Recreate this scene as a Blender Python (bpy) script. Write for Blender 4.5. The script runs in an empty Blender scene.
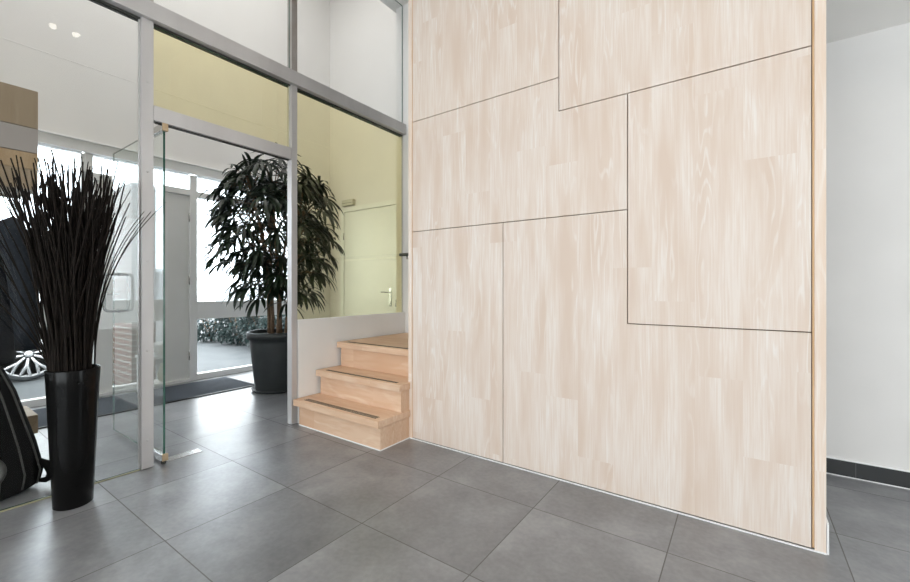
import bpy, bmesh, math, random
from mathutils import Vector, Matrix, noise
S = bpy.context.scene
C = S.collection
rnd = random.Random(7)
PI = math.pi

# ------------------------------------------------------------ node helpers
class G:
    def __init__(s, name, world=False):
        if world:
            s.m = bpy.data.worlds.new(name); s.m.use_nodes = True
        else:
            s.m = bpy.data.materials.new(name); s.m.use_nodes = True
        s.t = s.m.node_tree; s.t.nodes.clear()
    def n(s, kind, ins=None, **props):
        nd = s.t.nodes.new(kind)
        for k, v in props.items(): setattr(nd, k, v)
        for k, v in (ins or {}).items():
            sock = nd.inputs[k]
            if isinstance(v, bpy.types.NodeSocket): s.t.links.new(v, sock)
            else: sock.default_value = v
        return nd
    def math(s, op, a, b=0.0, clamp=False):
        nd = s.n('ShaderNodeMath', {0: a, 1: b}, operation=op); nd.use_clamp = clamp
        return nd.outputs[0]
    def ramp(s, fac, stops, interp='LINEAR'):
        nd = s.n('ShaderNodeValToRGB', {0: fac}); e = nd.color_ramp.elements
        nd.color_ramp.interpolation = interp
        e[0].position, e[0].color = stops[0][0], (*stops[0][1], 1)
        e[1].position, e[1].color = stops[-1][0], (*stops[-1][1], 1)
        for p, c in stops[1:-1]:
            x = e.new(p); x.color = (*c, 1)
        return nd.outputs[0]
    def mix(s, fac, a, b, blend='MIX'):
        nd = s.n('ShaderNodeMix', data_type='RGBA', blend_type=blend)
        for idx, v in ((0, fac), (6, a), (7, b)):
            if isinstance(v, bpy.types.NodeSocket): s.t.links.new(v, nd.inputs[idx])
            elif idx == 0: nd.inputs[0].default_value = v
            else: nd.inputs[idx].default_value = (*v, 1)
        return nd.outputs[2]
    def obj(s): return s.n('ShaderNodeTexCoord').outputs['Object']
    def bsdf(s, color, rough=.5, metal=0., bump=None, bstr=.1, bdist=.01, **kw):
        b = s.n('ShaderNodeBsdfPrincipled', {'Metallic': metal})
        if isinstance(color, bpy.types.NodeSocket): s.t.links.new(color, b.inputs['Base Color'])
        else: b.inputs['Base Color'].default_value = (*color, 1)
        if isinstance(rough, bpy.types.NodeSocket): s.t.links.new(rough, b.inputs['Roughness'])
        else: b.inputs['Roughness'].default_value = rough
        for k, v in kw.items(): b.inputs[k.replace('_', ' ')].default_value = v
        if bump is not None:
            bp = s.n('ShaderNodeBump', {'Height': bump, 'Strength': bstr, 'Distance': bdist})
            s.t.links.new(bp.outputs[0], b.inputs['Normal'])
        return b.outputs[0]
    def out(s, sh):
        s.n('ShaderNodeOutputMaterial', {'Surface': sh}); return s.m

def noisy(name, c0, c1, scale=6., rough=.6, stretch=(1, 1, 1), metal=0., bstr=.05, detail=4., **kw):
    g = G(name); o = g.obj()
    mp = g.n('ShaderNodeMapping', {'Vector': o, 'Scale': stretch})
    nz = g.n('ShaderNodeTexNoise', {'Vector': mp.outputs[0], 'Scale': scale, 'Detail': detail})
    col = g.ramp(nz.outputs[0], [(.3, c0), (.7, c1)])
    return g.out(g.bsdf(col, rough, metal, nz.outputs[0], bstr, **kw))

def wood(name, light, dark, pale, axis='Z', stave=.19, board=1.35, grain=1.0):
    g = G(name); o = g.obj()
    sp = g.n('ShaderNodeSeparateXYZ', {0: o})
    if axis == 'Z': a, c, l = sp.outputs[0], sp.outputs[1], sp.outputs[2]
    else: a, c, l = sp.outputs[1], sp.outputs[2], sp.outputs[0]
    col_i = g.math('FLOOR', g.math('DIVIDE', a, stave))
    w1 = g.n('ShaderNodeTexWhiteNoise', {'W': col_i}, noise_dimensions='1D')
    row = g.math('FLOOR', g.math('ADD', g.math('DIVIDE', l, board), g.math('MULTIPLY', w1.outputs[0], 3.)))
    vid = g.n('ShaderNodeCombineXYZ', {0: col_i, 1: row})
    w2 = g.n('ShaderNodeTexWhiteNoise', {'Vector': vid.outputs[0]}, noise_dimensions='3D')
    offs = g.math('MULTIPLY', w2.outputs[0], 37.)
    v = g.n('ShaderNodeCombineXYZ', {0: g.math('ADD', g.math('MULTIPLY', a, 7.), offs), 1: g.math('MULTIPLY', c, 2.), 2: g.math('MULTIPLY', l, .75)})
    n1 = g.n('ShaderNodeTexNoise', {'Vector': v.outputs[0], 'Scale': 1.0, 'Detail': 3., 'Roughness': .5})
    rings = g.math('SINE', g.math('MULTIPLY', n1.outputs[0], 95. * grain))
    v2 = g.n('ShaderNodeCombineXYZ', {0: g.math('ADD', g.math('MULTIPLY', a, 150.), offs), 1: g.math('MULTIPLY', c, 40.), 2: g.math('MULTIPLY', l, 5.)})
    n2 = g.n('ShaderNodeTexNoise', {'Vector': v2.outputs[0], 'Scale': 1.0, 'Detail': 4.})
    v3 = g.n('ShaderNodeCombineXYZ', {0: g.math('ADD', g.math('MULTIPLY', a, 9.), offs), 1: 0., 2: g.math('MULTIPLY', l, 1.3)})
    n3 = g.n('ShaderNodeTexNoise', {'Vector': v3.outputs[0], 'Scale': 1.0, 'Detail': 2.})
    base = g.mix(g.ramp(n3.outputs[0], [(.38, (0, 0, 0)), (.66, (1, 1, 1))]), light, dark)
    base = g.mix(g.math('MULTIPLY', g.math('SUBTRACT', w2.outputs[0], .3), .25, True), base, dark)
    # pale lime wash caught in the grain, only in patches
    vis = g.ramp(g.n('ShaderNodeTexNoise', {'Vector': v3.outputs[0], 'Scale': .7, 'Detail': 1.}).outputs[0], [(.42, (0, 0, 0)), (.62, (1, 1, 1))])
    rr = g.math('MULTIPLY', g.ramp(rings, [(.45, (0, 0, 0)), (.95, (1, 1, 1))]), vis)
    base = g.mix(g.math('MULTIPLY', rr, .55), base, pale)
    base = g.mix(g.ramp(n2.outputs[0], [(.35, (.6,) * 3), (.6, (0, 0, 0))]), base, dark)
    bump = g.math('ADD', n2.outputs[0], g.math('MULTIPLY', rr, .3))
    return g.out(g.bsdf(base, .55, 0., bump, .06, .003, Specular_IOR_Level=.35))

M = {}
M['oak'] = wood('whitewashed_oak', (.795, .72, .665), (.69, .56, .47), (.84, .80, .77))
M['oak_edge'] = wood('oak_edge', (.84, .75, .68), (.76, .60, .48), (.88, .82, .77), stave=.5)
M['oak_raw'] = wood('oak_groove', (.70, .47, .28), (.62, .40, .22), (.74, .52, .34), stave=.5)
M['stair'] = wood('stair_wood', (.77, .565, .41), (.65, .41, .265), (.83, .67, .53), axis='X', stave=.14, board=.8, grain=.7)
M['cab_wood'] = wood('rack_wood', (.33, .25, .17), (.25, .18, .11), (.38, .30, .22), stave=.4)
M['gap'] = noisy('dark_gap', (.12, .075, .045), (.17, .11, .07), 20, .9)
M['white'] = noisy('white_plaster', (.80, .79, .77), (.83, .82, .80), 3, .8, bstr=.02)
M['wall'] = noisy('wall_plaster', (.755, .74, .725), (.785, .77, .755), 3, .85, bstr=.02)
M['ceil'] = noisy('ceiling_paint', (.80, .78, .75), (.82, .80, .77), 2, .9, bstr=.01)
M['white_trim'] = noisy('white_caulk', (.86, .86, .86), (.9, .9, .9), 30, .5)
M['paint'] = noisy('white_window_paint', (.78, .785, .78), (.81, .815, .81), 4, .45, bstr=.01)
M['door_paint'] = noisy('door_paint', (.72, .725, .71), (.75, .755, .74), 3, .4, bstr=.01)
M['alu'] = noisy('brushed_aluminium', (.50, .485, .48), (.58, .565, .56), 5, .38, (1, 1, .25), .3, .03)
M['alu_stain'] = noisy('stained_aluminium', (.34, .29, .25), (.47, .45, .43), 9, .45, (1, 1, .5), .5, .05, 8)
M['alu_dark'] = noisy('dark_channel', (.035, .035, .03), (.06, .06, .05), 9, .5, metal=.3)
M['steel'] = noisy('brushed_steel', (.5, .49, .47), (.6, .59, .57), 20, .25, metal=1.)
M['brass'] = noisy('brass_clamp', (.45, .33, .2), (.55, .42, .28), 20, .35, metal=.8)
M['black'] = noisy('black_metal', (.012, .012, .012), (.02, .02, .02), 20, .4)
M['vase'] = noisy('black_glazed_ceramic', (.003, .003, .003), (.005, .005, .005), 5, .2, bstr=.01, Specular_IOR_Level=.12)
M['twig'] = noisy('dark_twig_bark', (.006, .0045, .0035), (.014, .010, .008), 40, .9, Specular_IOR_Level=.2)
M['pot'] = noisy('anthracite_pot', (.014, .017, .018), (.02, .024, .025), 8, .5, bstr=.02)
M['soil'] = noisy('potting_soil', (.02, .014, .01), (.06, .045, .03), 60, .95, bstr=.6)
M['stem'] = noisy('plant_cane', (.10, .06, .035), (.2, .13, .08), 30, .8, (1, 1, 4))
M['navy'] = noisy('navy_cloth', (.004, .007, .012), (.008, .013, .022), 60, .8, bstr=.3)
M['bagcloth'] = noisy('black_bag_cloth', (.004, .004, .004), (.006, .006, .006), 12, .9, Specular_IOR_Level=.05, bstr=.01)
M['piping'] = noisy('grey_piping', (.045, .045, .04), (.08, .08, .075), 40, .5)
M['mat'] = noisy('coir_mat', (.016, .022, .032), (.04, .05, .065), 220, .95, bstr=.8)
M['strip'] = noisy('antislip_rubber', (.05, .045, .03), (.09, .08, .06), 60, .8)
M['car'] = noisy('silver_car_paint', (.62, .63, .65), (.66, .67, .69), 2, .25, metal=.3)
M['tyre'] = noisy('tyre_rubber', (.03, .035, .04), (.05, .055, .06), 20, .8)
M['rim'] = noisy('alloy_rim', (.7, .71, .73), (.78, .79, .8), 10, .3, metal=.4)
M['carglass'] = noisy('car_window', (.03, .04, .045), (.04, .05, .055), 3, .08)
M['paving'] = noisy('outdoor_paving', (.06, .068, .072), (.085, .092, .096), 3, .8, bstr=.05)
M['plastic'] = noisy('cream_plastic', (.55, .53, .45), (.6, .58, .5), 10, .5)
M['ceramic'] = noisy('cream_ceramic', (.62, .6, .45), (.7, .68, .52), 10, .3)

def leafmat(name, a, b, tr):
    g = G(name)
    w = g.n('ShaderNodeTexNoise', {'Vector': g.obj(), 'Scale': 9.})
    c = g.ramp(w.outputs[0], [(.35, a), (.65, b)])
    p = g.bsdf(c, .38)
    t = g.n('ShaderNodeBsdfTranslucent', {'Color': c})
    return g.out(g.n('ShaderNodeMixShader', {0: tr, 1: p, 2: t.outputs[0]}).outputs[0])
M['leaf'] = leafmat('palm_leaf', (.006, .012, .006), (.014, .03, .012), .08)
M['bush'] = leafmat('bush_leaf', (.018, .036, .034), (.05, .08, .076), .4)
M['ivy'] = leafmat('ivy_leaf', (.03, .08, .04), (.07, .13, .07), .4)

def glass(name, tint, refl=1.5, tinta=1.0, rough=0.):
    g = G(name)
    geo = g.n('ShaderNodeNewGeometry')
    fr = g.n('ShaderNodeFresnel', {'IOR': 1.5})
    front = g.math('SUBTRACT', 1., geo.outputs['Backfacing'])
    fac = g.math('MULTIPLY', g.math('MULTIPLY', fr.outputs[0], refl), front, True)
    tr = g.n('ShaderNodeBsdfTransparent', {'Color': (*tint, 1)})
    gl = g.n('ShaderNodeBsdfGlossy', {'Color': (.95, .97, .96, 1), 'Roughness': rough})
    return g.out(g.n('ShaderNodeMixShader', {0: fac, 1: tr.outputs[0], 2: gl.outputs[0]}).outputs[0])
M['glass'] = glass('clear_glass', (.97, .975, .972), .5)
M['glass_door'] = glass('door_glass', (.95, .975, .965), 1.6)
M['glass_yellow'] = glass('yellow_tinted_glass', (.968, .935, .765), 1.2)
M['glass_edge'] = noisy('green_glass_edge', (.012, .07, .05), (.03, .12, .09), 8, .15)
def pane_haze():  # haze sheet added to the upper panes for their overexposed whiteness
    g = G('overexposure_haze')
    a = g.n('ShaderNodeBsdfTransparent', {'Color': (.96, .98, 1., 1)})
    b = g.n('ShaderNodeBsdfTranslucent', {'Color': (.95, .97, 1, 1)})
    return g.out(g.n('ShaderNodeMixShader', {0: .2, 1: a.outputs[0], 2: b.outputs[0]}).outputs[0])
M['pane_haze'] = pane_haze()

def tiles():
    g = G('grey_floor_tiles'); o = g.obj()
    sp = g.n('ShaderNodeSeparateXYZ', {0: o})
    TX, TY = .605, .590
    u = g.math('DIVIDE', g.math('SUBTRACT', sp.outputs[0], .345 - TX * 40), TX)
    v = g.math('DIVIDE', g.math('SUBTRACT', sp.outputs[1], .735 - TY * 40), TY)
    fu, fv = g.math('FRACT', u), g.math('FRACT', v)
    du = g.math('MINIMUM', fu, g.math('SUBTRACT', 1., fu)); dv = g.math('MINIMUM', fv, g.math('SUBTRACT', 1., fv))
    d = g.math('MULTIPLY', g.math('MINIMUM', du, dv), .6)
    gr = g.math('LESS_THAN', d, .0022)
    cell = g.n('ShaderNodeCombineXYZ', {0: g.math('FLOOR', u), 1: g.math('FLOOR', v)})
    wn = g.n('ShaderNodeTexWhiteNoise', {'Vector': cell.outputs[0]}, noise_dimensions='3D')
    ov = g.n('ShaderNodeVectorMath', {0: o, 1: wn.outputs[1]}, operation='ADD')
    n1 = g.n('ShaderNodeTexNoise', {'Vector': ov.outputs[0], 'Scale': 3.5, 'Detail': 5., 'Roughness': .55})
    n2 = g.n('ShaderNodeTexNoise', {'Vector': ov.outputs[0], 'Scale': 45., 'Detail': 5.})
    c = g.ramp(n1.outputs[0], [(.32, (.15, .152, .16)), (.5, (.21, .213, .223)), (.68, (.31, .313, .325))])
    c = g.mix(.25, c, g.ramp(n2.outputs[0], [(.35, (.12, .12, .125)), (.65, (.26, .26, .265))]))
    k = g.n('ShaderNodeMapRange', {0: wn.outputs[0], 3: .9, 4: 1.08})
    cc = g.n('ShaderNodeVectorMath', {0: c, 3: k.outputs[0]}, operation='SCALE')
    col = g.mix(gr, cc.outputs[0], (.13, .125, .12))
    # grout running along the floor is lighter in some joints
    h = g.math('SUBTRACT', g.math('MULTIPLY', n2.outputs[0], .15), gr)
    r = g.math('ADD', .28, g.math('MULTIPLY', n1.outputs[0], .06))
    rg = g.math('MAXIMUM', r, gr)
    return g.out(g.bsdf(col, rg, 0., h, .25, .002, Specular_IOR_Level=1.))
M['tiles'] = tiles()
def base_tiles():
    g = G('black_base_tiles'); o = g.obj(); sp = g.n('ShaderNodeSeparateXYZ', {0: o})
    u = g.math('FRACT', g.math('DIVIDE', g.math('SUBTRACT', sp.outputs[0], .535 - 6), .6))
    j = g.math('LESS_THAN', u, .006)
    return g.out(g.bsdf(g.mix(j, (.014, .015, .016), (.07, .07, .07)), .4))
M['base_tiles'] = base_tiles()
def brick():
    g = G('red_brick'); o = g.obj(); sp = g.n('ShaderNodeSeparateXYZ', {0: o})
    v = g.n('ShaderNodeCombineXYZ', {0: g.math('ADD', sp.outputs[0], sp.outputs[1]), 1: sp.outputs[2]})
    b = g.n('ShaderNodeTexBrick', {'Vector': v.outputs[0], 'Color1': (.15, .055, .042, 1), 'Color2': (.20, .10, .08, 1), 'Mortar': (.36, .35, .33, 1),
            'Scale': 1., 'Mortar Size': .010, 'Brick Width': .21, 'Row Height': .065})
    return g.out(g.bsdf(b.outputs[0], .9, 0., b.outputs[1], -.3, .005))
M['brick'] = brick()
def emit(name, col, s):
    g = G(name); return g.out(g.n('ShaderNodeEmission', {'Color': (*col, 1), 'Strength': s}).outputs[0])
M['lamp'] = emit('lamp_glow', (1, .93, .82), 22.)

# ------------------------------------------------------------ mesh helpers
def new(): return bmesh.new()
def box(bm, x0, x1, y0, y1, z0, z1, bev=0., mi=0):
    vs = [bm.verts.new((x, y, z)) for z in (z0, z1) for x, y in ((x0, y0), (x1, y0), (x1, y1), (x0, y1))]
    fs = [bm.faces.new([vs[i] for i in f]) for f in ((3, 2, 1, 0), (4, 5, 6, 7), (0, 1, 5, 4), (1, 2, 6, 5), (2, 3, 7, 6), (3, 0, 4, 7))]
    for f in fs: f.material_index = mi
    if bev:
        es = list({e for f in fs for e in f.edges})
        r = bmesh.ops.bevel(bm, geom=es, offset=bev, segments=2, profile=.5, affect='EDGES')
        for f in r['faces']: f.material_index = mi
    return fs
def tube(bm, pts, rad, n=8, cap=True):
    pts = [Vector(p) for p in pts]
    if not hasattr(rad, '__len__'): rad = [rad] * len(pts)
    up = None; rings = []
    for i, p in enumerate(pts):
        t = (pts[min(i + 1, len(pts) - 1)] - pts[max(i - 1, 0)]).normalized()
        if up is None:
            up = t.orthogonal().normalized()
        up = (up - t * up.dot(t)).normalized(); w = t.cross(up)
        rings.append([bm.verts.new(p + (up * math.cos(2 * PI * k / n) + w * math.sin(2 * PI * k / n)) * rad[i]) for k in range(n)])
    for a, b in zip(rings, rings[1:]):
        for k in range(n):
            bm.faces.new((a[k], a[(k + 1) % n], b[(k + 1) % n], b[k])).smooth = True
    if cap:
        bm.faces.new(rings[0][::-1]); bm.faces.new(rings[-1])
def lathe(bm, prof, n=32, c=(0, 0, 0), axis='Z'):
    rings = []
    for r, z in prof:
        ring = []
        for k in range(n):
            a = 2 * PI * k / n
            if axis == 'Z': p = (c[0] + r * math.cos(a), c[1] + r * math.sin(a), c[2] + z)
            elif axis == 'X': p = (c[0] + z, c[1] + r * math.cos(a), c[2] + r * math.sin(a))
            else: p = (c[0] + r * math.sin(a), c[1] + z, c[2] + r * math.cos(a))
            ring.append(bm.verts.new(p))
        rings.append(ring)
    for a, b in zip(rings, rings[1:]):
        for k in range(n):
            f = bm.faces.new((a[k], a[(k + 1) % n], b[(k + 1) % n], b[k])); f.smooth = True
    bm.faces.new(rings[0][::-1]); bm.faces.new(rings[-1])
def prism(bm, poly, axis, a0, a1):
    """poly: list of 2D points; axis is the extrusion axis"""
    def P(p, a):
        return {'Y': (p[0], a, p[1]), 'X': (a, p[0], p[1]), 'Z': (p[0], p[1], a)}[axis]
    A = [bm.verts.new(P(p, a0)) for p in poly]; B = [bm.verts.new(P(p, a1)) for p in poly]
    n = len(poly)
    bm.faces.new(A[::-1]); bm.faces.new(B)
    for i in range(n): bm.faces.new((A[i], A[(i + 1) % n], B[(i + 1) % n], B[i]))
def obj(name, bm, mat, parent=None, bevel=0., smooth=False):
    bmesh.ops.recalc_face_normals(bm, faces=bm.faces[:])
    me = bpy.data.meshes.new(name); bm.to_mesh(me); bm.free()
    o = bpy.data.objects.new(name, me); C.objects.link(o)
    for m in (mat if isinstance(mat, (list, tuple)) else [mat]): me.materials.append(M[m])
    if smooth:
        for p in me.polygons: p.use_smooth = True
    if bevel:
        md = o.modifiers.new('bevel', 'BEVEL'); md.width = bevel; md.segments = 2; md.limit_method = 'ANGLE'
    if parent is not None:
        o.parent = parent
        o.matrix_parent_inverse = Matrix.Translation(parent.location).inverted()
    return o
def bx(name, mat, x0, x1, y0, y1, z0, z1, parent=None, bev=0.):
    bm = new(); box(bm, x0, x1, y0, y1, z0, z1, bev); return obj(name, bm, mat, parent)
def tag(o, label=None, cat=None, group=None, kind=None):
    if label: o['label'] = label
    if cat: o['category'] = cat
    if group: o['group'] = group
    if kind: o['kind'] = kind
    return o
def thing(name, label, cat, loc=(0, 0, 0), group=None, kind=None):
    o = bpy.data.objects.new(name, None); C.objects.link(o); o.location = loc; o.empty_display_size = .1
    return tag(o, label, cat, group, kind)
def st(name, mat, *b, parent=None, label=None, cat='wall'):
    o = bx(name, mat, *b, parent=parent)
    if parent is None: tag(o, label, cat, kind='structure')
    return o

XP = -2.99           # glass partition plane
XF = -5.40           # street facade plane
YW = 2.283           # wood panelled wall plane
YR = 3.30            # rear wall
YE = 4.20            # end wall of the entrance hall
ZC, ZV = 4.17, 6.0    # ceilings

# ------------------------------------------------------------ setting
st('floor', 'tiles', -5.75, 3.6, -4.2, 4.4, -.12, 0, label='grey square tiled floor running through hall and entrance', cat='floor')
st('ceiling_main', 'ceil', XP - .05, 3.6, -4.2, YR + .1, ZC, ZC + .15, label='high white ceiling over the main room', cat='ceiling')
st('ceiling_entrance', 'ceil', -5.6, XP - .05, -1.4, YE + .1, ZV, ZV + .15, label='very high ceiling above the glazed entrance', cat='ceiling')
st('ceiling_corridor', 'ceil', .285, 3.6, 2.45, YR, 2.58, 2.72, label='low ceiling right of the wood panelled wall', cat='ceiling')
st('wall_header', 'wall', .285, 3.6, YW + .02, 2.45, 2.58, ZC, label='white wall above the low corridor opening')
st('wall_rear', 'wall', XP, 3.6, YR, YR + .12, 0, ZC, label='plain light grey wall right of the wood panelled wall')
st('wall_end', 'wall', -5.6, XP + .0, YE, YE + .12, 0, ZV, label='end wall of the entrance hall holding the flush door')
st('wall_entrance_left', 'wall', -5.6, XP - .02, -1.4, -1.28, 0, ZV, label='left wall of the entrance hall')
st('wall_upper', 'wall', XP - .17, XP - .05, -1.4, YE, ZC, ZV, label='white wall above the glazed partition')
st('wall_return', 'wall', XP - .12, XP, YR + .0, YE, 0, ZC, label='short wall behind the glazed partition')
st('wall_left', 'wall', XP - .12, XP, -4.2, -1.28, 0, ZC, label='left wall of the main room beside the glazing')
bm = new()
box(bm, 3.5, 3.6, -4.2, 2.3, 0, ZC); box(bm, 3.5, 3.6, 3.25, YR, 0, ZC); box(bm, 3.5, 3.6, 2.3, 3.25, 0, .3); box(bm, 3.5, 3.6, 2.3, 3.25, 2.5, ZC)
tag(obj('wall_right', bm, 'wall'), 'right wall of the main room with a narrow corridor window', 'wall', kind='structure')
w5 = thing('window_5', 'narrow window at the far end of the corridor', 'window', (3.55, 2.875, .6), kind='structure')
bm = new()
for b_ in ((2.3, 2.35, .3, 2.5), (3.2, 3.25, .3, 2.5), (2.35, 3.2, .3, .35), (2.35, 3.2, 2.45, 2.5)): box(bm, 3.52, 3.58, *b_)
obj('window_frame', bm, 'paint', w5)
bm = new(); box(bm, 3.545, 3.555, 2.35, 3.2, .35, 2.45); obj('pane', bm, 'glass', w5)
st('wall_stairwell', 'wall', -.62, -.5, YW + .11, YR, 0, ZC, label='wall behind the wood panelling closing the stairwell')
# back wall with large window behind the camera
bm = new()
box(bm, XP - .12, -2.4, -4.2, -4.0, 0, ZC); box(bm, 3.1, 3.6, -4.2, -4.0, 0, ZC)
box(bm, -2.4, 3.1, -4.2, -4.0, 0, .25); box(bm, -2.4, 3.1, -4.2, -4.0, 2.1, ZC)
tag(obj('wall_back', bm, 'wall'), 'back wall of the main room around the large window', 'wall', kind='structure')
w = thing('window_4', 'large window in the back wall of the main room', 'window', (.35, -4.1, .25), kind='structure')
bm = new()
for x in (-2.4, -.6, 1.24, 3.04): box(bm, x, x + .06, -4.13, -4.07, .25, 2.1)
for z in (.25, 2.04): box(bm, -2.4, 3.1, -4.13, -4.07, z, z + .06)
obj('window_frame', bm, 'paint', w)
bm = new(); box(bm, -2.34, 3.04, -4.106, -4.096, .31, 2.04); obj('pane', bm, 'glass', w)

bx('baseboard_right', 'base_tiles', .285, 3.5, YR - .012, YR, 0, .092)
tag(bpy.data.objects['baseboard_right'], 'black tiled skirting along the light grey wall at right', 'skirting', kind='structure')
st('trim_1', 'white_trim', .285, 3.5, YR - .018, YR - .012, 0, .004, label='white sealant line under the black skirting', cat='trim')
st('trim_2', 'white_trim', .285, 3.5, YR - .010, YR, .092, .098, label='thin white line on top of the black skirting', cat='trim')
st('trim_3', 'white_trim', -2.03, .285, YW - .005, YW, 0, .0065, label='white sealant line along the foot of the wood panelling', cat='trim')
st('trim_4', 'white_trim', .2855, .2925, YW, YW + .1, 0, .13, label='small white corner skirting at right end of wood panelling', cat='trim')

# ------------------------------------------------------------ wood panelled wall
pw = thing('wood_panel_wall', 'pale whitewashed oak panelled wall with irregular flush panels and dark joints', 'wall panelling', (-.9, YW, 0))
bx('backing', 'gap', -2.026, .28, YW + .016, YW + .10, .004, ZC - .002, pw)
g_ = .0052
XL, XR = -1.990, .239
xa, xb, xc = -1.237, -.872, -.497
za, zb, zc_, zd = .922, 1.523, 2.135, 2.330
polys = [
    ('lower left upright oak panel', [(XL, .008), (xa, .008), (xa, zb), (XL, zb)]),
    ('large L-shaped lower oak panel', [(xa, .008), (XR, .008), (XR, za), (xc, za), (xc, zb), (xa, zb)]),
    ('tall right oak panel', [(xc, za), (XR, za), (XR, zc_), (xc, zc_)]),
    ('stepped middle oak panel', [(XL, zb), (xc, zb), (xc, zc_), (xb, zc_), (xb, zd), (XL, zd)]),
    ('upper left oak panel', [(XL, zd), (xb, zd), (xb, ZC - .005), (XL, ZC - .005)]),
    ('upper right oak panel', [(xb, zc_), (XR, zc_), (XR, ZC - .005), (xb, ZC - .005)])]
def inset(poly, d):
    out = []; n = len(poly)
    for i in range(n):
        a, b, c = Vector(poly[i - 1]), Vector(poly[i]), Vector(poly[(i + 1) % n])
        e1, e2 = (b - a).normalized(), (c - b).normalized()
        n1, n2 = Vector((-e1.y, e1.x)), Vector((-e2.y, e2.x))
        out.append(tuple(b + (n1 + n2) * d))
    return out
for lab, po in polys:
    bm = new(); prism(bm, inset(po, g_ / 2), 'Y', YW, YW + .0155)
    o = obj('panel', bm, 'oak', pw, bevel=.0008); o['label'] = lab
for nm, x0, x1 in (('left', -2.030, -1.996), ('right', .247, .284)):
    o = bx('edge_board', 'oak_edge', x0, x1, YW - .001, YW + .10, .004, ZC - .002, pw, .001); o['label'] = 'narrow upright oak edge board at the %s end' % nm
for x0, x1 in ((-1.9962, -1.991), (.2405, .2472)):
    o = bx('groove', 'oak_raw', x0, x1, YW + .004, YW + .015, .012, ZC - .004, pw); o['label'] = 'orange-brown raw wood groove'

# ------------------------------------------------------------ stairs
sx0, sx1 = -2.945, -2.02
stair = thing('staircase', 'short flight of three pale wooden steps beside the wood panelled wall', 'stairs', (-2.48, 1.99, 0))
risers = [(1.987, 0, .16, sx1), (2.192, .21, .365, sx1), (2.41, .415, .58, -2.032)]
ends = [2.279, 2.279, YR]
for i, (y, z0, z1, xr) in enumerate(risers):
    bx('riser', 'stair', sx0, sx1 if i < 2 else -2.034, y, y + .02, max(z0 - .0, .004), z1, stair)
bm = new()
box(bm, sx1 - .02, sx1, 2.0075, 2.2795, .004, .16); box(bm, sx1 - .02, sx1, 2.2125, 2.2795, .21, .365)
obj('stringer', bm, 'stair', stair)
treads = [(1.950, 2.2795, sx1 + .012, .16, .21), (2.158, 2.2795, sx1 + .012, .365, .415), (2.378, YR - .003, -2.034, .58, .63)]
for i, (y0, y1, xr, z0, z1) in enumerate(treads):
    o = bx('tread', 'stair', -2.972 if i == 0 else -2.965, xr, y0, y1, z0, z1, stair, .003)
    n = 3 if i == 0 else 2
    if i == 1: bx('tread', 'stair', -2.965, -2.034, 2.2797, 2.43, .365, .415, stair)
    bm = new()
    for k in range(n):
        yy = y0 + .038 + k * .016
        box(bm, -2.88, xr - (.06 if i < 2 else .0), yy, yy + .006, z1 - .001, z1 + .0022)
    s_ = obj('antislip_strip', bm, 'strip', stair)
    s_.parent = o; s_.matrix_parent_inverse = Matrix.Identity(4)
# landing behind the panelling
bx('landing', 'stair', -2.032, -.625, YW + .112, YR - .003, .58, .63, stair)
st('trim_5', 'white_trim', sx0, sx1 + .004, 1.981, 1.987, 0, .006, label='white sealant line at the foot of the first step', cat='trim')
st('trim_6', 'white_trim', sx1, sx1 + .006, 1.981, 2.277, 0, .006, label='white sealant line beside the wooden step', cat='trim')
st('wall_parapet', 'white', XP - .075, XP + .012, 2.005, YR, 0, .845, label='low white wall beside the wooden steps under the tinted pane')
# handrail on rear wall
hr = thing('handrail', 'black handrail bar on the white wall behind the steps', 'handrail', (-2.5, YR - .07, 1.465))
bm = new(); tube(bm, [(-3.00, YR - .06, 1.465), (-.9, YR - .06, 1.465)], .017, 10); obj('rail', bm, 'black', hr)
for x in (-2.9, -1.2):
    bm = new(); tube(bm, [(x, YR - .06, 1.45), (x, YR - .06, 1.42), (x, YR, 1.42)], .008, 8); obj('bracket', bm, 'steel', hr)
# ------------------------------------------------------------ glazed partition
gp = thing('glazed_partition', 'tall aluminium framed glass partition between hall and entrance', 'glass partition', (XP, 1.0, 0))
Z0b, Z1b = 2.762, 2.868
bm = new(); box(bm, XP - .07, XP + .028, -1.27, YR - .003 + .0, Z0b, Z1b, .002); obj('beam', bm, 'alu', gp)
bm = new()
for x0, x1 in ((XP - .062, XP - .048), (XP - .026, XP - .018)): box(bm, x0, x1, -1.2, YR - .01, Z0b - .012, Z0b + .0)
o = obj('channel', bm, 'alu_dark', gp); o['label'] = 'dark groove under the beam'
def mull(y0, y1, z0, z1, nm='mullion', mat='alu', lab=None):
    bm = new(); box(bm, XP - .06, XP, y0, y1, z0, z1, .0015)
    for k in range(int((z1 - z0) / .55)):      # fixing screws on the face
        lathe(bm, [(.006, 0), (.006, .0018), (.003, .0024)], 10, (XP - .0002, (y0 + y1) / 2, z0 + .17 + k * .55), 'X')
    o = obj(nm, bm, mat, gp)
    if lab: o['label'] = lab
mull(.936, .999, .003, Z0b, lab='left aluminium mullion where the glass door pivots')
mull(1.948, 2.000, .003, Z0b, lab='right aluminium mullion beside the steps')
mull(1.948, 2.000, Z1b, ZC, mat='alu_stain', lab='upper brown stained mullion')
mull(.936, .999, Z1b, ZC, mat='alu_stain', lab='upper brown stained mullion')
bx('mullion', 'alu', XP - .06, XP, -1.275, -1.215, .003, ZC, gp)
bx('transom', 'alu', XP - .06, XP + .001, 1.0, 1.947, 2.152, 2.245, gp, .0015)
bx('channel', 'alu_dark', XP - .045, XP - .018, 1.02, 1.94, 2.146, 2.152, gp)
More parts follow.
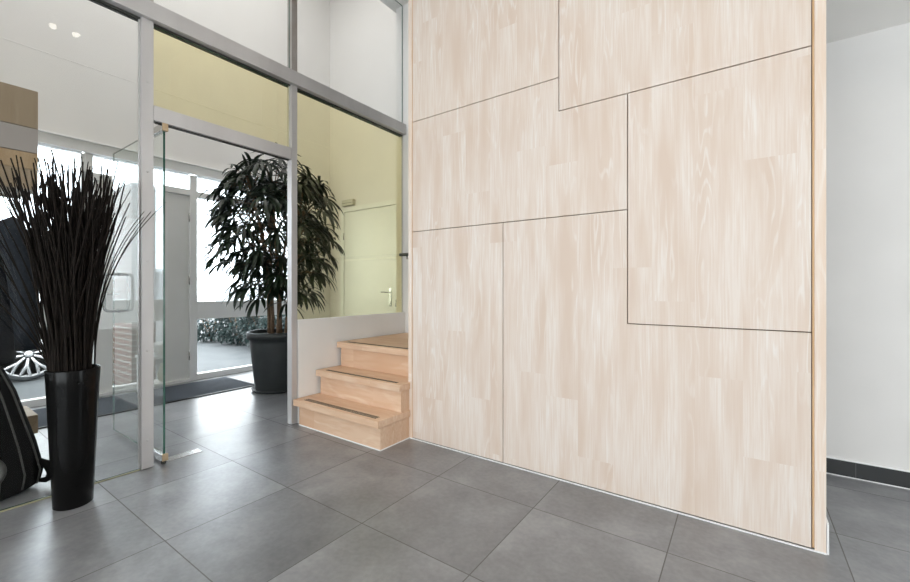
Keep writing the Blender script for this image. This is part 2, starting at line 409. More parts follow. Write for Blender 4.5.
def pane(y0, y1, z0, z1, mat, lab, x=XP - .030):
    bm = new(); box(bm, x - .005, x + .005, y0, y1, z0, z1)
    for f in bm.faces:
        f.normal_update()
        if abs(f.normal.x) < .5: f.material_index = 1
    o = obj('glass_pane', bm, [mat, 'glass_edge'], gp); o['label'] = lab
pane(-1.213, .934, .004, Z0b - .001, 'glass', 'large clear lower left glass pane')
pane(1.001, 1.946, 2.247, Z0b - .013, 'glass_yellow', 'yellow tinted pane over the door opening')
pane(2.002, YR - .004, .848, Z0b - .013, 'glass_yellow', 'yellow tinted pane above the low white wall')
pane(-1.213, .934, Z1b + .001, ZC - .002, 'glass', 'clear upper left glass pane')
pane(1.001, 1.946, Z1b + .001, ZC - .002, 'glass', 'clear upper middle glass pane')
pane(2.002, YR - .004, Z1b + .001, ZC - .002, 'glass', 'clear upper right glass pane')
M['bead'] = noisy('brass_bead', (.30, .28, .17), (.38, .35, .22), 20, .5)
bx('floor_bead', 'bead', XP - .02, XP - .012, -1.21, .934, 0.0, .005, gp)
bx('side_bead', 'alu', XP - .04, XP - .02, .930, .9355, .01, Z0b - .002, gp)
bx('side_bead', 'alu', XP - .04, XP - .02, 1.9405, 1.9475, 2.25, Z0b - .012, gp)
bx('side_bead', 'alu', XP - .04, XP - .02, 3.291, 3.297, .85, Z0b - .012, gp)
bx('glazing_bead', 'white_trim', XP - .02, XP + .004, 2.002, YR - .004, .8452, .8490, gp)
# open glass door
gd = thing('glass_door', 'frameless clear glass door standing open into the entrance', 'door', (XP, 1.058, 0))
Yd = 1.055
bm = new(); box(bm, -3.935, XP + .0, Yd - .006, Yd + .006, .030, 2.135)
for f in bm.faces:
    f.normal_update()
    if abs(f.normal.y) < .5: f.material_index = 1
obj('glass_leaf', bm, ['glass_door', 'glass_edge'], gd)
bm = new(); c = .028; hp = []
y0h, y1h, z0h, z1h, xh = .964, 1.108, .940, 1.212, -3.80
for (cy_, cz_, a0) in ((y1h - c, z1h - c, 0), (y0h + c, z1h - c, 90), (y0h + c, z0h + c, 180), (y1h - c, z0h + c, 270)):
    for k in range(5):
        a = math.radians(a0 + k * 22.5); hp.append((xh, cy_ + c * math.cos(a), cz_ + c * math.sin(a)))
hp.append(hp[0]); tube(bm, hp, .0100, 10, False)
for z in (z0h, z1h): lathe(bm, [(.013, -.012), (.013, .012)], 12, (xh, Yd, z), 'Y')
M['dark_steel'] = noisy('dark_brushed_steel', (.16, .16, .155), (.24, .24, .235), 20, .35, metal=.7)
o = obj('pull_handle', bm, 'dark_steel', gd)
for z0, z1 in ((.022, .062), (2.102, 2.146)):
    bm = new(); box(bm, -3.17, XP + .012, Yd - .016, Yd + .016, z0, z1, .002)
    h = obj('clamp_rail', bm, 'steel', gd)
    bm = new(); box(bm, XP - .004, XP + .016, Yd - .015, Yd + .019, z0 - .002, z1 + .002, .003)
    k = obj('pivot_block', bm, 'brass', gd)
bm = new(); lathe(bm, [(.014, 0), (.014, .022)], 16, (XP - .01, Yd, .002)); obj('floor_pivot', bm, 'alu_dark', gd)
# floor closer cover plate
tag(bx('floor_closer_plate', 'steel', XP - .085, XP - .012, 1.08, 1.285, 0, .0035, None, .001), 'flat steel floor closer plate beside the open glass door', 'floor plate')

# ------------------------------------------------------------ facade
XI = XF; XO = XF - .10
Ys = dict(A0=-1.1, A1=1.20, D0=1.30, D1=2.172, B0=2.25, B1=3.62)
bm = new()
box(bm, XO - .1, XI, -1.4, YE + .1, 2.57, ZV); box(bm, XO - .1, XI, 3.62, YE + .1, 0, 2.57); box(bm, XO - .1, XI, -1.4, -1.1, 0, 2.57)
tag(obj('wall_facade', bm, 'wall'), 'white street wall above and beside the entrance windows', 'wall', kind='structure')
st('trim_7', 'paint', XI - .0, XI + .035, -1.28, 3.75, 2.47, 2.572, label='white head beam over the entrance windows', cat='trim')
bx('trim_8', 'white_trim', XI + .0, XI + .06, -1.28, 3.75, 2.572, 2.590); tag(bpy.data.objects['trim_8'], 'thin white ledge on the head beam over the entrance windows', 'trim', kind='structure')
tag(bx('trim_9', 'white', XI - .0, XI + .0025, -1.28, YE, 3.336, 3.346), 'faint horizontal line high on the entrance wall', 'trim', kind='structure')
def window(name, label, frame_boxes, panes):
    w = thing(name, label, 'window', (XI - .05, (frame_boxes[0][0] + frame_boxes[0][1]) / 2, 0), kind='structure')
    bm = new()
    for y0, y1, z0, z1, *d in frame_boxes: box(bm, XI - .075, XI - .005 + (d[0] if d else 0), y0, y1, z0, z1, .002)
    obj('window_frame', bm, 'paint', w)
    for y0, y1, z0, z1, m in panes:
        bm = new(); box(bm, XI - .052, XI - .044, y0, y1, z0, z1); p = obj('pane', bm, 'glass', w)
        if m:
            bm = new(); box(bm, XI - .0435, XI - .0425, y0, y1, z0, z1); f = obj('added_haze_sheet', bm, 'pane_haze', w)
            f.parent = p; f.matrix_parent_inverse = Matrix.Identity(4)
window('window_1', 'tall entrance window left of the front door with a white crossbar',
       [(-1.1, 1.20, 2.46, 2.57), (-1.1, 1.20, .0, .07, .01), (-1.1, -1.04, .07, 2.46), (1.19, 1.22, .07, 2.46), (.0, .05, .99, 2.46), (-1.04, 1.19, .74, .98, .01)],
       [(-1.04, 1.19, .07, .74, 0), (-1.04, .0, .98, 2.46, 1), (.05, 1.19, .98, 2.46, 1)])
window('window_2', 'tall entrance window right of the front door behind the potted palm',
       [(2.25, 3.62, 2.46, 2.57), (2.25, 3.62, .0, .07, .01), (2.172, 2.25, 0, 2.46, .01), (3.56, 3.62, .07, 2.46), (2.25, 3.56, .73, .945, .01), (2.25, 3.56, 2.205, 2.275, .01), (2.85, 2.91, 2.275, 2.46)],
       [(2.25, 3.56, .07, .73, 0), (2.25, 3.56, .945, 2.205, 1), (2.25, 2.85, 2.275, 2.46, 1), (2.91, 3.56, 2.275, 2.46, 1)])
window('window_3', 'strip window above the white front door',
       [(1.22, 2.172, 2.46, 2.57), (1.22, 2.172, 2.215, 2.285, .01), (1.22, 1.28, 0, 2.46, .01)],
       [(1.28, 2.172, 2.285, 2.46, 1)])
fd = thing('door_1', 'closed plain white front door between the entrance windows', 'door', (XI, 1.73, 0), kind='structure')
bx('door_leaf', 'door_paint', XI - .06, XI - .015, 1.293, 2.169, .03, 2.212, fd, .002)
for z in (.30, 1.20, 1.95):
    bm = new(); lathe(bm, [(.008, -.05), (.008, .05)], 10, (XI - .004, 2.168, z)); obj('hinge', bm, 'steel', fd)
bx('threshold', 'paint', XI - .06, XI + .03, 1.293, 2.169, .001, .03, fd)
bm = new(); tube(bm, [(XI - .015, 1.36, 1.05), (XI + .04, 1.36, 1.05), (XI + .04, 1.48, 1.05)], .009, 8); obj('door_handle', bm, 'steel', fd)
# interior end door
ed = thing('door_2', 'flush cream door with lever handle seen through the tinted pane', 'door', (-4.48, YE, 0), kind='structure')
bm = new()
box(bm, -5.10, -5.03, YE - .035, YE, 0, 2.345); box(bm, -3.93, -3.86, YE - .035, YE, 0, 2.345); box(bm, -5.03, -3.93, YE - .035, YE, 2.275, 2.345)
obj('door_frame', bm, 'paint', ed)
bx('door_leaf', 'door_paint', -5.024, -3.936, YE - .028, YE - .001, .01, 2.268, ed, .002)
bx('panel_line', 'paint', -5.02, -3.94, YE - .031, YE - .028, 1.52, 1.55, ed)
bm = new(); box(bm, -4.07, -4.02, YE - .036, YE - .028, .85, 1.11, .002); lathe(bm, [(.011, 0), (.011, .008)], 12, (-4.045, YE - .044, .90), 'Y'); hp_ = obj('handle_plate', bm, 'steel', ed)
bm = new(); tube(bm, [(-4.045, YE - .036, 1.05), (-4.045, YE - .085, 1.05), (-4.17, YE - .085, 1.052)], .009, 8); hl = obj('lever', bm, 'steel', ed)
hl.parent = hp_; hl.matrix_parent_inverse = Matrix.Identity(4)
for z in (.5, 1.9):
    bm = new(); lathe(bm, [(.009, -.05), (.009, .05)], 10, (-5.028, YE - .036, z)); obj('hinge', bm, 'steel', ed)
bm = new(); lathe(bm, [(.009, -.05), (.009, .05)], 10, (-3.932, YE - .036, .9)); obj('hinge', bm, 'steel', ed)
sg = thing('wall_box', 'small cream box on the wall above the flush end door', 'sensor box', (-4.93, YE, 2.43))
bx('housing', 'plastic', -5.05, -4.80, YE - .06, YE - .0005, 2.365, 2.455, sg, .006)
bx('cover_line', 'strip', -5.04, -4.81, YE - .062, YE - .06, 2.40, 2.405, sg)
sw = thing('wall_intercom', 'small cream wall panel right of the palm in the entrance', 'intercom', (XI, 4.02, 1.62))
bx('housing', 'plastic', XI + .0005, XI + .03, 3.96, 4.06, 1.53, 1.72, sw, .004)
bx('button', 'paint', XI + .03, XI + .034, 3.99, 4.03, 1.57, 1.62, sw, .001)

# mat
g = thing('door_mat', 'dark rectangular entrance mat in front of the front door', 'mat', (-4.87, 1.65, 0))
bx('pile', 'mat', -5.225, -4.545, .70, 2.50, 0, .012, g)
bm = new()
box(bm, -5.245, -5.225, .68, 2.52, 0, .011); box(bm, -4.545, -4.525, .68, 2.52, 0, .011); box(bm, -5.225, -4.545, .68, .70, 0, .011); box(bm, -5.225, -4.545, 2.50, 2.52, 0, .011)
obj('edging', bm, 'black', g)

# ------------------------------------------------------------ potted palm
PX, PY = -4.20, 2.56
pp = thing('potted_palm', 'tall dense dark green potted palm in a dark grey tapered pot', 'potted plant', (PX, PY, 0))
bm = new(); lathe(bm, [(.215, .012), (.222, .03), (.275, .52), (.278, .56), (.302, .565), (.306, .635), (.295, .64), (.282, .635), (.278, .575)], 40, (PX, PY, 0))
obj('pot', bm, 'pot', pp)
bm = new(); lathe(bm, [(.20, 0), (.245, .004), (.26, .03), (.25, .03), (.235, .014), (.2, .012)], 40, (PX, PY, 0)); obj('saucer', bm, 'pot', pp)
bm = new(); lathe(bm, [(.27, .55), (.275, .59), (.18, .605), (.02, .61)], 32, (PX, PY, 0)); obj('soil', bm, 'soil', pp)
stems = []
r2 = random.Random(11)
for k in range(7):
    a = k * 0.9 + .3; r0 = .05 + .1 * r2.random(); top = 1.25 + .45 * r2.random()
    pts = []
    lean = .10 + .18 * r2.random()
    for i in range(9):
        f = i / 8
        pts.append(Vector((PX + math.cos(a) * (r0 + lean * f ** 1.5) + .02 * math.sin(5 * f + k), PY + math.sin(a) * (r0 + lean * f ** 1.5) + .02 * math.cos(4 * f + k), .58 + (top - .0) * f)))
    stems.append(pts)
    bm = new(); tube(bm, pts, [.022 - .010 * i / 8 for i in range(9)], 8); obj('cane', bm, 'stem', pp)
def leaflet(bm, p, d, L, W, droop, seg=6):
    d = d.normalized(); side = d.cross(Vector((0, 0, 1)))
    if side.length < .05: side = Vector((1, 0, 0))
    side.normalize(); prev = None
    q = p.copy(); dd = d.copy()
    for i in range(seg + 1):
        f = i / seg
        w = W * (math.sin(PI * min(1, f * .92 + .06)) ** .7) * (1 if f < .98 else .1)
        nrm = side.cross(dd).normalized()
        row = [bm.verts.new(q - side * w * .5 + nrm * w * .18), bm.verts.new(q), bm.verts.new(q + side * w * .5 + nrm * w * .18)]
        if prev:
            for j in (0, 1):
                bm.faces.new((prev[j], prev[j + 1], row[j + 1], row[j])).smooth = True
        prev = row
        dd = (dd + Vector((0, 0, -droop / seg))).normalized()
        q = q + dd * (L / seg)
bm = new(); bs = new()
GA = PI * (3 - 5 ** .5)
N = 165
sun_dir = Vector((-.995, .523, .24)).normalized()
for i in range(N):
    # target centre of a leaf fan inside the crown
    f = (i + .5) / N
    zc = 1.0 + 1.42 * (f ** .85)
    prof = .56 * math.sin(PI * min(1, (.22 + .62 * f))) ** .8 + .02
    if zc < 1.3: prof *= .8
    rr = prof * (.45 + .60 * math.sqrt(r2.random())); a = i * GA + r2.uniform(-.4, .4)
    c0 = Vector((PX + rr * math.cos(a), PY + rr * math.sin(a), zc + r2.uniform(-.08, .08)))
    best = min((p for s in stems for p in s[3:]), key=lambda p: (p - Vector((c0.x, c0.y, c0.z - .15))).length)
    mid = (best + c0) / 2 + Vector((0, 0, .08))
    tube(bs, [best, mid, c0], [.006, .005, .004], 5, False)
    out = Vector((c0.x - PX, c0.y - PY, 0)); out = out.normalized() if out.length > .02 else Vector((1, 0, 0))
    tilt = out * .5 + Vector((0, 0, .75))
    n = r2.randint(8, 11); t = tilt.normalized(); u = t.orthogonal().normalized(); v = t.cross(u)
    for k in range(n):
        b = 2 * PI * k / n + r2.uniform(-.15, .15)
        d = (u * math.cos(b) + v * math.sin(b)) + t * r2.uniform(.1, .5) + out * .35
        leaflet(bm, c0, d, r2.uniform(.19, .33), r2.uniform(.030, .044), r2.uniform(.9, 2.1))
obj('foliage', bm, 'leaf', pp); obj('leaf_stalks', bs, 'stem', pp)

# ------------------------------------------------------------ vase and twigs
VX, VY = -2.815, .590
v = thing('floor_vase', 'tall glossy black tapered floor vase holding dry twigs', 'vase', (VX, VY, 0))
bm = new(); lathe(bm, [(.070, .0), (.078, .006), (.088, .25), (.102, .60), (.107, .695), (.105, .70), (.101, .696), (.08, .25), (.07, .03)], 48, (VX, VY, 0))
obj('body', bm, 'vase', v)
r3 = random.Random(5)
def twig(pts, r0, lab, grp, n=5):
    bm = new(); m = len(pts)
    tube(bm, pts, [r0 * (1 - .55 * i / (m - 1)) for i in range(m)], n)
    o = obj('twig', bm, 'twig')
    return tag(o, lab, 'twig', grp)
DL, DG = 'thin dry dark twig in the dense upright bunch in the black vase', 'dry twigs in the upright bunch'
for i in range(272):
    a = i * GA; f = math.sqrt((i + .5) / 272)
    ca, sa = math.cos(a), math.sin(a)
    sp_ = (.215 + r3.uniform(-.03, .045)) * f
    H_ = r3.uniform(1.52, 1.80) - .05 * f; e = r3.uniform(1.4, 2.3)
    w1, w2, ph, tw = r3.uniform(-.05, .05), r3.uniform(-.03, .03), r3.uniform(0, 6), r3.uniform(-.8, .8); pts = []
    jx, jy = r3.uniform(-.05, .05), r3.uniform(-.05, .05)
    for k in range(13):
        z = .10 + (H_ - .10) * k / 12
        up_ = max(0, (z - .69) / (H_ - .69))
        if z < .69: r = .055 * f + (.088 - .055) * f * (z / .69)
        else: r = .088 * f + (sp_ - .088 * f) * up_ ** e
        aa = a + tw * up_
        wx = w1 * math.sin(ph + z * 3.5) * up_ + jx * up_; wy = w2 * math.sin(ph * 2 + z * 6) * up_ + jy * up_
        pts.append((min(VX + r * math.cos(aa) + wx, VX + 9), VY + r * math.sin(aa) * (1.05 if sa < 0 else .80) + wy, z))
    pts = [(max(p[0], XP + .03) if p[0] < XP + .03 else p[0], p[1], p[2]) for p in pts]
    twig(pts, r3.uniform(.0048, .0072), DL, DG)
def arch(tips, lab, grp, side):
    for (ty, tx, tz, e) in tips:
        pts = [(VX + .02 * side, VY + .04 * side, .12)]
        y0, z0 = VY + .085 * side, .69
        for k in range(11):
            f = k / 10
            pts.append((VX + (tx - 0) * f ** 1.5, y0 + (ty - y0) * f ** e, z0 + (tz - z0) * (f ** .9)))
        twig(pts, .0042, lab, grp, 6)
arch([(1.02, -.05, 1.63, 2.1), (.92, .02, 1.55, 2.0), (.90, -.03, 1.52, 2.2), (.875, .06, 1.54, 2.4), (.83, .0, 1.66, 2.6), (.79, .05, 1.70, 3.)],
     'long dark twig arching right towards the glass door from the black vase', 'twigs arching right from the vase', 1)
arch([(.20, .02, 1.60, 1.5), (.16, .05, 1.52, 1.4), (.22, -.04, 1.70, 1.7), (.18, .0, 1.40, 1.2), (.25, .03, 1.76, 2.0), (.14, .06, 1.30, 1.2), (.28, -.02, 1.55, 1.2), (.26, .05, 1.45, 1.1)],
     'long dark twig arching left past the coat from the black vase', 'twigs arching left from the vase', -1)

# ------------------------------------------------------------ coat rack, coat, bag
cr = thing('coat_rack', 'brown wooden wall rack with hat shelf above and low plinth, behind the glass', 'coat rack', (-3.9, -1.27, 0))
bm = new()
xf, xb_ = -3.70, -4.05; ye = .606
xk = xf - .021
box(bm, xb_, xk, -1.275, ye, 2.345, 2.37); box(bm, xb_, xk, -1.275, ye, 1.735, 1.76); box(bm, xb_, xk, ye - .025, ye, 1.76, 2.345); box(bm, xb_, xb_ + .02, -1.275, ye - .025, 1.76, 2.345)
obj('cabinet_body', bm, 'cab_wood', cr)
o = bx('flap_door', 'cab_wood', xf - .02, xf, -1.27, ye - .0, 2.13, 2.368, cr); o['label'] = 'dark brown upper flap'
M['mauve'] = noisy('mauve_reflection', (.30, .265, .245), (.34, .30, .28), 4, .5, bstr=.01)  # pale band is a reflection in the glass, put into the flap colour
o = bx('flap_door', 'mauve', xf - .02, xf, -1.27, ye - .0, 1.972, 2.126, cr); o['label'] = 'flap coloured as the pale mauve-grey reflection in the glass'
M['tan'] = wood('tan_wood', (.42, .30, .18), (.33, .22, .12), (.47, .35, .23), axis='X', stave=.3)
o = bx('flap_door', 'tan', xf - .02, xf, -1.27, ye - .0, 1.865, 1.968, cr); o['label'] = 'tan wooden lower flap'
bx('flap_door', 'cab_wood', xf - .02, xf, -1.27, ye, 1.738, 1.862, cr)
bx('plinth', 'cab_wood', xb_, xf, -1.275, ye, .18, .297, cr)
bx('plinth_foot', 'black', xb_ + .05, xf - .05, -1.275, .45, 0, .18, cr)
bm = new(); tube(bm, [(-3.85, -1.27, 1.70), (-3.85, .54, 1.70)], .012, 10)
for y in (-.9, .2, .5): tube(bm, [(-3.85, y, 1.70), (-3.85, y, 1.74)], .006, 6)
obj('hanging_rail', bm, 'steel', cr)

def loft(bm, secs, n=28, wr=.0, seed=0, cap=True):
    """secs: (cx, cy, z, rx, ry) ; wr adds folds"""
    rings = []
    for j, (cx, cy, z, rx, ry) in enumerate(secs):
        ring = []
        for k in range(n):
            a = 2 * PI * k / n
            d = 1 + wr * (noise.noise(Vector((math.cos(a) * 2.5, math.sin(a) * 2.5, z * 2.2 + seed))) + .5 * math.sin(a * 7 + z * 3))
            ring.append(bm.verts.new((cx + rx * math.cos(a) * d, cy + ry * math.sin(a) * d, z)))
        rings.append(ring)
    for a, b in zip(rings, rings[1:]):
        for k in range(n): bm.faces.new((a[k], a[(k + 1) % n], b[(k + 1) % n], b[k])).smooth = True
    if cap: bm.faces.new(rings[0][::-1]); bm.faces.new(rings[-1])
ct = thing('navy_coat', 'long dark navy coat hanging left of the twigs behind the glass', 'coat', (-3.55, .25, .7))
CX = -3.60
bm = new(); loft(bm, [(CX, .22, .66, .10, .27), (CX, .22, .85, .11, .275), (CX, .22, 1.1, .11, .26), (CX, .22, 1.3, .11, .235), (CX, .22, 1.45, .11, .22), (CX, .22, 1.54, .09, .18), (CX, .22, 1.60, .06, .10), (CX, .22, 1.64, .045, .06)], 40, .06, 1)
obj('coat_body', bm, 'navy', ct)
for s in (1, -1):
    bm = new()
    P = [(0, .20, 1.50), (0, .255, 1.42), (.01, .285, 1.25), (.02, .30, 1.05), (.03, .305, .88), (.03, .31, .74)]
    rad = [.07, .075, .068, .062, .055, .052]
    tube(bm, [(CX + .06 + p[0], .22 + s * p[1] if s > 0 else .22 - p[1], p[2]) for p in P], rad, 14); obj('sleeve', bm, 'navy', ct)
bm = new(); loft(bm, [(CX, .22, 1.60, .07, .09), (CX, .22, 1.66, .075, .095), (CX, .22, 1.67, .05, .07)], 24, .02); obj('collar', bm, 'navy', ct)
bm = new(); hk = [(CX - .25 * min(1, k / 8) * 0 + 0, .22 + .0, 1.66) for k in range(1)]
hanger = [(CX, .22, 1.655), (CX - .03, .22, 1.68)] + [(-3.85 + .0 + .025 * math.cos(a), .22, 1.70 + .025 * math.sin(a)) for a in [x * PI / 6 for x in range(0, 8)]]
tube(bm, hanger, .003, 6); obj('hanger_hook', bm, 'steel', ct)

BX = -3.27
bag = thing('black_bag', 'large bulging black bag with grey piping standing behind the glass', 'bag', (BX, .2, 0))
BS = [(BX, .22, .0, .14, .27), (BX, .21, .03, .17, .335), (BX, .20, .10, .185, .36), (BX, .185, .25, .185, .345), (BX, .17, .40, .175, .32), (BX, .155, .55, .16, .295), (BX, .14, .68, .14, .26), (BX, .13, .77, .11, .20), (BX, .12, .82, .07, .12), (BX, .12, .835, .02, .04)]
bm = new(); loft(bm, BS, 36, .015, 3); obj('bag_body', bm, 'bagcloth', bag)
def surf(a, z, off=.004):
    for s0, s1 in zip(BS, BS[1:]):
        if s0[2] <= z <= s1[2]:
            f = (z - s0[2]) / (s1[2] - s0[2]); cx, cy, rx, ry = [s0[i] + (s1[i] - s0[i]) * f for i in (0, 1, 3, 4)]
            d = 1 + .015 * (noise.noise(Vector((math.cos(a) * 2.5, math.sin(a) * 2.5, z * 2.2 + 3))) + .5 * math.sin(a * 7 + z * 3))
            return (cx + (rx * d + off) * math.cos(a), cy + (ry * d + off) * math.sin(a), z)
for a0, a1, zt in ((1.12, 1.15, .79), (.82, .86, .80), (.48, .60, .80)):
    bm = new(); pts = [surf(a0 + (a1 - a0) * k / 20, .03 + (zt - .03) * k / 20) for k in range(21)]
    tube(bm, pts, .0045, 6); obj('piping', bm, 'piping', bag)
bm = new(); pts = [surf(.1 + .46 * math.sin(PI * k / 20), .03 + .30 * k / 20, .006) for k in range(21)]
tube(bm, pts, .014, 8); o = obj('piping', bm, 'piping', bag); o['label'] = 'thick grey curved pocket edge'
bm = new(); tube(bm, [(BX + .06, .52, .16), (BX + .09, .555, .13), (BX + .10, .575, .09), (BX + .09, .575, .055), (BX + .07, .555, .035), (BX + .05, .52, .04)], [.012, .02, .026, .024, .016, .01], 8); obj('strap_end', bm, 'bagcloth', bag)

# white bench by the window with a pot
bn = thing('white_bench', 'white wooden slatted bench beneath the left entrance window', 'bench', (-4.9, .2, 0))
bm = new()
for i in range(4): box(bm, -5.10 + i * .085, -5.10 + i * .085 + .07, -.55, .56, .40, .425, .002)
obj('seat', bm, 'paint', bn)
for x, y in ((-5.09, .50), (-4.82, .50), (-5.09, -.33), (-4.82, -.33)): bx('leg', 'paint', x, x + .045, y, y + .045, 0, .40, bn)
bx('lower_shelf', 'paint', -5.07, -4.80, -.30, .50, .12, .14, bn)
cv = thing('small_jug', 'small cream jug on the lower shelf of the white bench', 'jug', (-4.93, .36, .14))
bm = new(); lathe(bm, [(.03, 0), (.05, .02), (.06, .08), (.04, .14), (.03, .17), (.035, .185), (.028, .17)], 24, (-4.93, .36, .1405)); obj('body', bm, 'ceramic', cv)
cu = tag(None or bx('cushion', 'white', -5.06, -4.83, .0, .45, .4255, .55, None, .05), 'white cushion lying on the bench under the entrance window', 'cushion')

# ceiling spotlight bar in the main room (seen as reflection in the glass)
sl = thing('ceiling_spotlight_bar', 'ceiling bar with two small spotlights over the hall, reflected in the glass', 'spotlight', (.215, 1.23, ZC))
bx('bar', 'paint', .195, .235, 1.08, 1.40, ZC - .03, ZC - .0005, sl, .003)
for y in (1.14, 1.33):
    bm = new(); lathe(bm, [(.03, -.10), (.032, -.02), (.02, 0), (.008, .01), (.008, .04)], 20, (.215, y, ZC - .065)); h = obj('spot_head', bm, 'paint', sl)
    bm = new(); lathe(bm, [(.018, -.015), (.030, -.005), (.032, .022), (.026, .027)], 20, (.215, y, ZC - .17)); b_ = obj('bulb', bm, 'lamp', h)
    b_.parent = h; b_.matrix_parent_inverse = Matrix.Identity(4)

# ------------------------------------------------------------ outdoors
st('ground', 'paving', -30, XO - .1, -14, 18, -.2, -.04, label='pale paved ground outside the entrance', cat='ground')
gw = tag(bx('garden_wall', 'brick', -6.42, XO - .12, .20, .43, -.04, 2.3), 'red brick garden wall outside the left entrance window', 'wall')
iv = new(); r4 = random.Random(3)
for i in range(500):
    z = r4.uniform(-.03, 1.9); p = Vector((-6.46 + r4.uniform(-.05, .04), .44 + r4.uniform(0, .07), z)); d = Vector((r4.uniform(-1, 1), r4.uniform(.1, 1), r4.uniform(-.6, .6)))
    leaflet(iv, p, d, .05, .045, .3, 2)
tag(obj('ivy', iv, 'ivy'), 'green ivy climbing at the end of the brick garden wall', 'ivy')
# car
car = thing('car', 'silver car parked outside the left entrance window', 'car', (-8.05, -.3, -.04))
side = [(-2.35, .35), (-2.38, .62), (-2.2, .92), (-1.75, .98), (-1.15, 1.38), (.15, 1.42), (.95, 1.0), (1.75, .86), (1.92, .62), (1.92, .28)]
arch_f = [(1.10 + .385 * math.cos(a), .31 + .385 * math.sin(a)) for a in [math.radians(x) for x in range(0, 181, 15)]]
arch_r = [(-1.55 + .385 * math.cos(a), .31 + .385 * math.sin(a)) for a in [math.radians(x) for x in range(0, 181, 15)]]
poly = side + [(1.50, .22)] + [p for p in arch_f if p[1] >= .22] + [(.70, .2), (-1.15, .2)] + [p for p in arch_r] + [(-1.95, .24), (-2.3, .26)]
bm = new(); prism(bm, poly, 'X', -8.92, -7.18); obj('car_body', bm, 'car', car, bevel=.04)
for x in (-7.176, -8.926):
    bm = new(); prism(bm, [(-1.6, 1.0), (-1.1, 1.32), (-.42, 1.35), (-.42, .98)], 'X', x - .003, x + .003); obj('side_window', bm, 'carglass', car)
    bm = new(); prism(bm, [(-.36, .98), (-.36, 1.35), (.12, 1.36), (.78, 1.0)], 'X', x - .003, x + .003); obj('side_window', bm, 'carglass', car)
for x, s in ((-7.30, 1), (-8.80, -1)):
    for y in (1.10, -1.55):
        bm = new(); lathe(bm, [(.26, -.10), (.325, -.09), (.335, 0), (.325, .09), (.285, .10), (.28, .06)], 40, (x, y, .295), 'X'); wt = obj('wheel', bm, 'tyre', car)
        bm = new(); xr = x + s * .085
        lathe(bm, [(.285, -.01), (.29, .0), (.27, .012), (.262, .0), (.262, -.01)], 40, (xr, y, .295), 'X')
        lathe(bm, [(.04, -.01), (.04, .012), (.015, .016)], 20, (xr, y, .295), 'X')
        for k in range(10):
            a = 2 * PI * k / 10 + .2
            for da in (-.17, .17):
                tube(bm, [(xr, y + .05 * math.cos(a), .295 + .05 * math.sin(a)), (xr, y + .14 * math.cos(a), .295 + .14 * math.sin(a)), (xr, y + .27 * math.cos(a + da), .295 + .27 * math.sin(a + da))], [.013, .017, .016], 6)
        rm = obj('rim', bm, 'rim', car); rm.parent = wt; rm.matrix_parent_inverse = Matrix.Identity(4)
# bushes
for i, (bx_, by_, r_, h_) in enumerate([(-9.4, 4.2, .44, .95), (-8.42, 4.32, .43, .95), (-7.48, 4.32, .42, .9), (-6.55, 4.18, .40, .85), (-8.95, 5.2, .44, 1.25), (-7.95, 5.2, .44, 1.25), (-6.95, 5.15, .44, 1.1), (-9.95, 5.2, .44, 1.2)]):
    r5 = random.Random(i); bm = new()
    for k in range(1500):
        a = r5.uniform(0, 2 * PI); e = math.acos(r5.uniform(-.95, 1)); q = r5.uniform(.7, 1.02)
        d = Vector((math.sin(e) * math.cos(a), math.sin(e) * math.sin(a), math.cos(e)))
        bump_ = 1 + .18 * noise.noise(d * 3 + Vector((i, 0, 0)))
        p = Vector((bx_ + d.x * r_ * q * bump_, by_ + d.y * r_ * q * bump_, h_ * .48 + d.z * h_ * .52 * q * bump_))
        if p.z < -.02: continue
        dd = (d + Vector((r5.uniform(-.8, .8), r5.uniform(-.8, .8), r5.uniform(-.5, .8)))).normalized()
        leaflet(bm, p, dd, r5.uniform(.07, .11), r5.uniform(.04, .06), .5, 2)
    root = thing('bush', 'leafy green bush outside seen below the crossbar of the right window', 'bush', (bx_, by_, -.04), 'bushes outside the right entrance window')
    obj('bush_leaves', bm, 'bush', root)
    bm = new()
    for k in range(6):
        a = k * 1.05; tube(bm, [(bx_, by_, -.04), (bx_ + .2 * r_ * math.cos(a), by_ + .2 * r_ * math.sin(a), .2), (bx_ + .6 * r_ * math.cos(a), by_ + .6 * r_ * math.sin(a), h_ * .7)], [.015, .012, .006], 6)
    obj('branches', bm, 'stem', root)

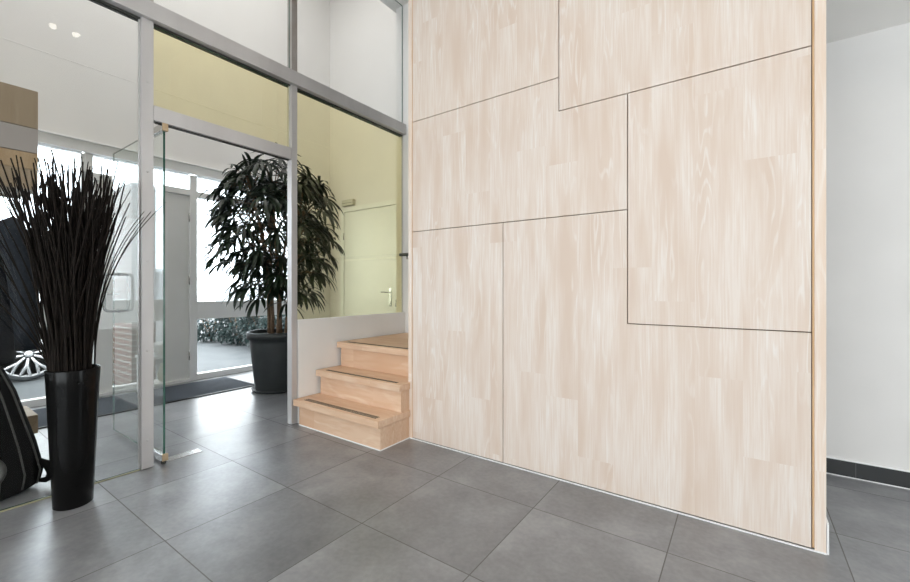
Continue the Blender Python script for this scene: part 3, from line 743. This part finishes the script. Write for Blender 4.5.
# ------------------------------------------------------------ light
w = G('sky', True)
bg = w.n('ShaderNodeBackground', {'Color': (.90, .96, 1., 1), 'Strength': 8.0})
w.n('ShaderNodeOutputWorld', {'Surface': bg.outputs[0]}); S.world = w.m
def area(name, loc, rot, sx, sy, power, col=(1, 1, 1)):
    l = bpy.data.lights.new(name, 'AREA'); l.shape = 'RECTANGLE'; l.size = sx; l.size_y = sy; l.energy = power; l.color = col
    o = bpy.data.objects.new(name, l); C.objects.link(o); o.location = loc; o.rotation_euler = rot
    return o
R = math.radians
def portal(name, loc, rot, sx, sy):
    o = area(name, loc, rot, sx, sy, 1.0); o.data.cycles.is_portal = True
portal('back_window_portal', (.35, -4.0, 1.18), (R(90), 0, 0), 5.4, 1.8)
portal('left_window_portal', (XI + .012, .08, 1.26), (0, R(-90), 0), 2.42, 2.3)
portal('right_window_portal', (XI + .012, 2.9, 1.26), (0, R(-90), 0), 2.42, 1.35)
area('entrance_fill_light', (-4.2, 1.5, ZV - .02), (0, 0, 0), 1.4, 3.6, 48, (1, .99, .97))  # unseen lamp added as fill for the entrance walls, no opening above
area('hall_fill_light', (.4, -2.6, ZC - .03), (0, 0, 0), 4.8, 2.2, 60, (1, .93, .84))  # warm fill lamp added out of view behind the camera
portal('corridor_window_portal', (3.49, 2.775, 1.4), (0, R(90), 0), 2.2, .95)

# ------------------------------------------------------------ camera
cam = bpy.data.cameras.new('camera'); co = bpy.data.objects.new('camera', cam); C.objects.link(co); S.camera = co
co.location = (0, 0, 1.11)
yaw = math.atan2(.575, .818)           # forward = (-.575, .818)
a = math.atan(581 / 409)
fx, fy = -math.cos(a), math.sin(a)
co.rotation_euler = (R(90), 0, math.atan2(-fx, fy))
cam.sensor_width = 36; cam.lens = 36 * 409 / 910
cam.shift_y = (288 - 291) / 910
cam.clip_start = .02
S.view_settings.view_transform = 'Standard'; S.view_settings.look = 'None'
S.view_settings.exposure = 0.2; S.view_settings.gamma = 1; S.view_settings.use_curve_mapping = False
S.cycles.max_bounces = 12; S.cycles.transparent_max_bounces = 24; S.cycles.diffuse_bounces = 6; S.cycles.glossy_bounces = 5
S.cycles.caustics_reflective = False; S.cycles.caustics_refractive = False
S.cycles.use_denoising = True
S.cycles.sample_clamp_indirect = 6
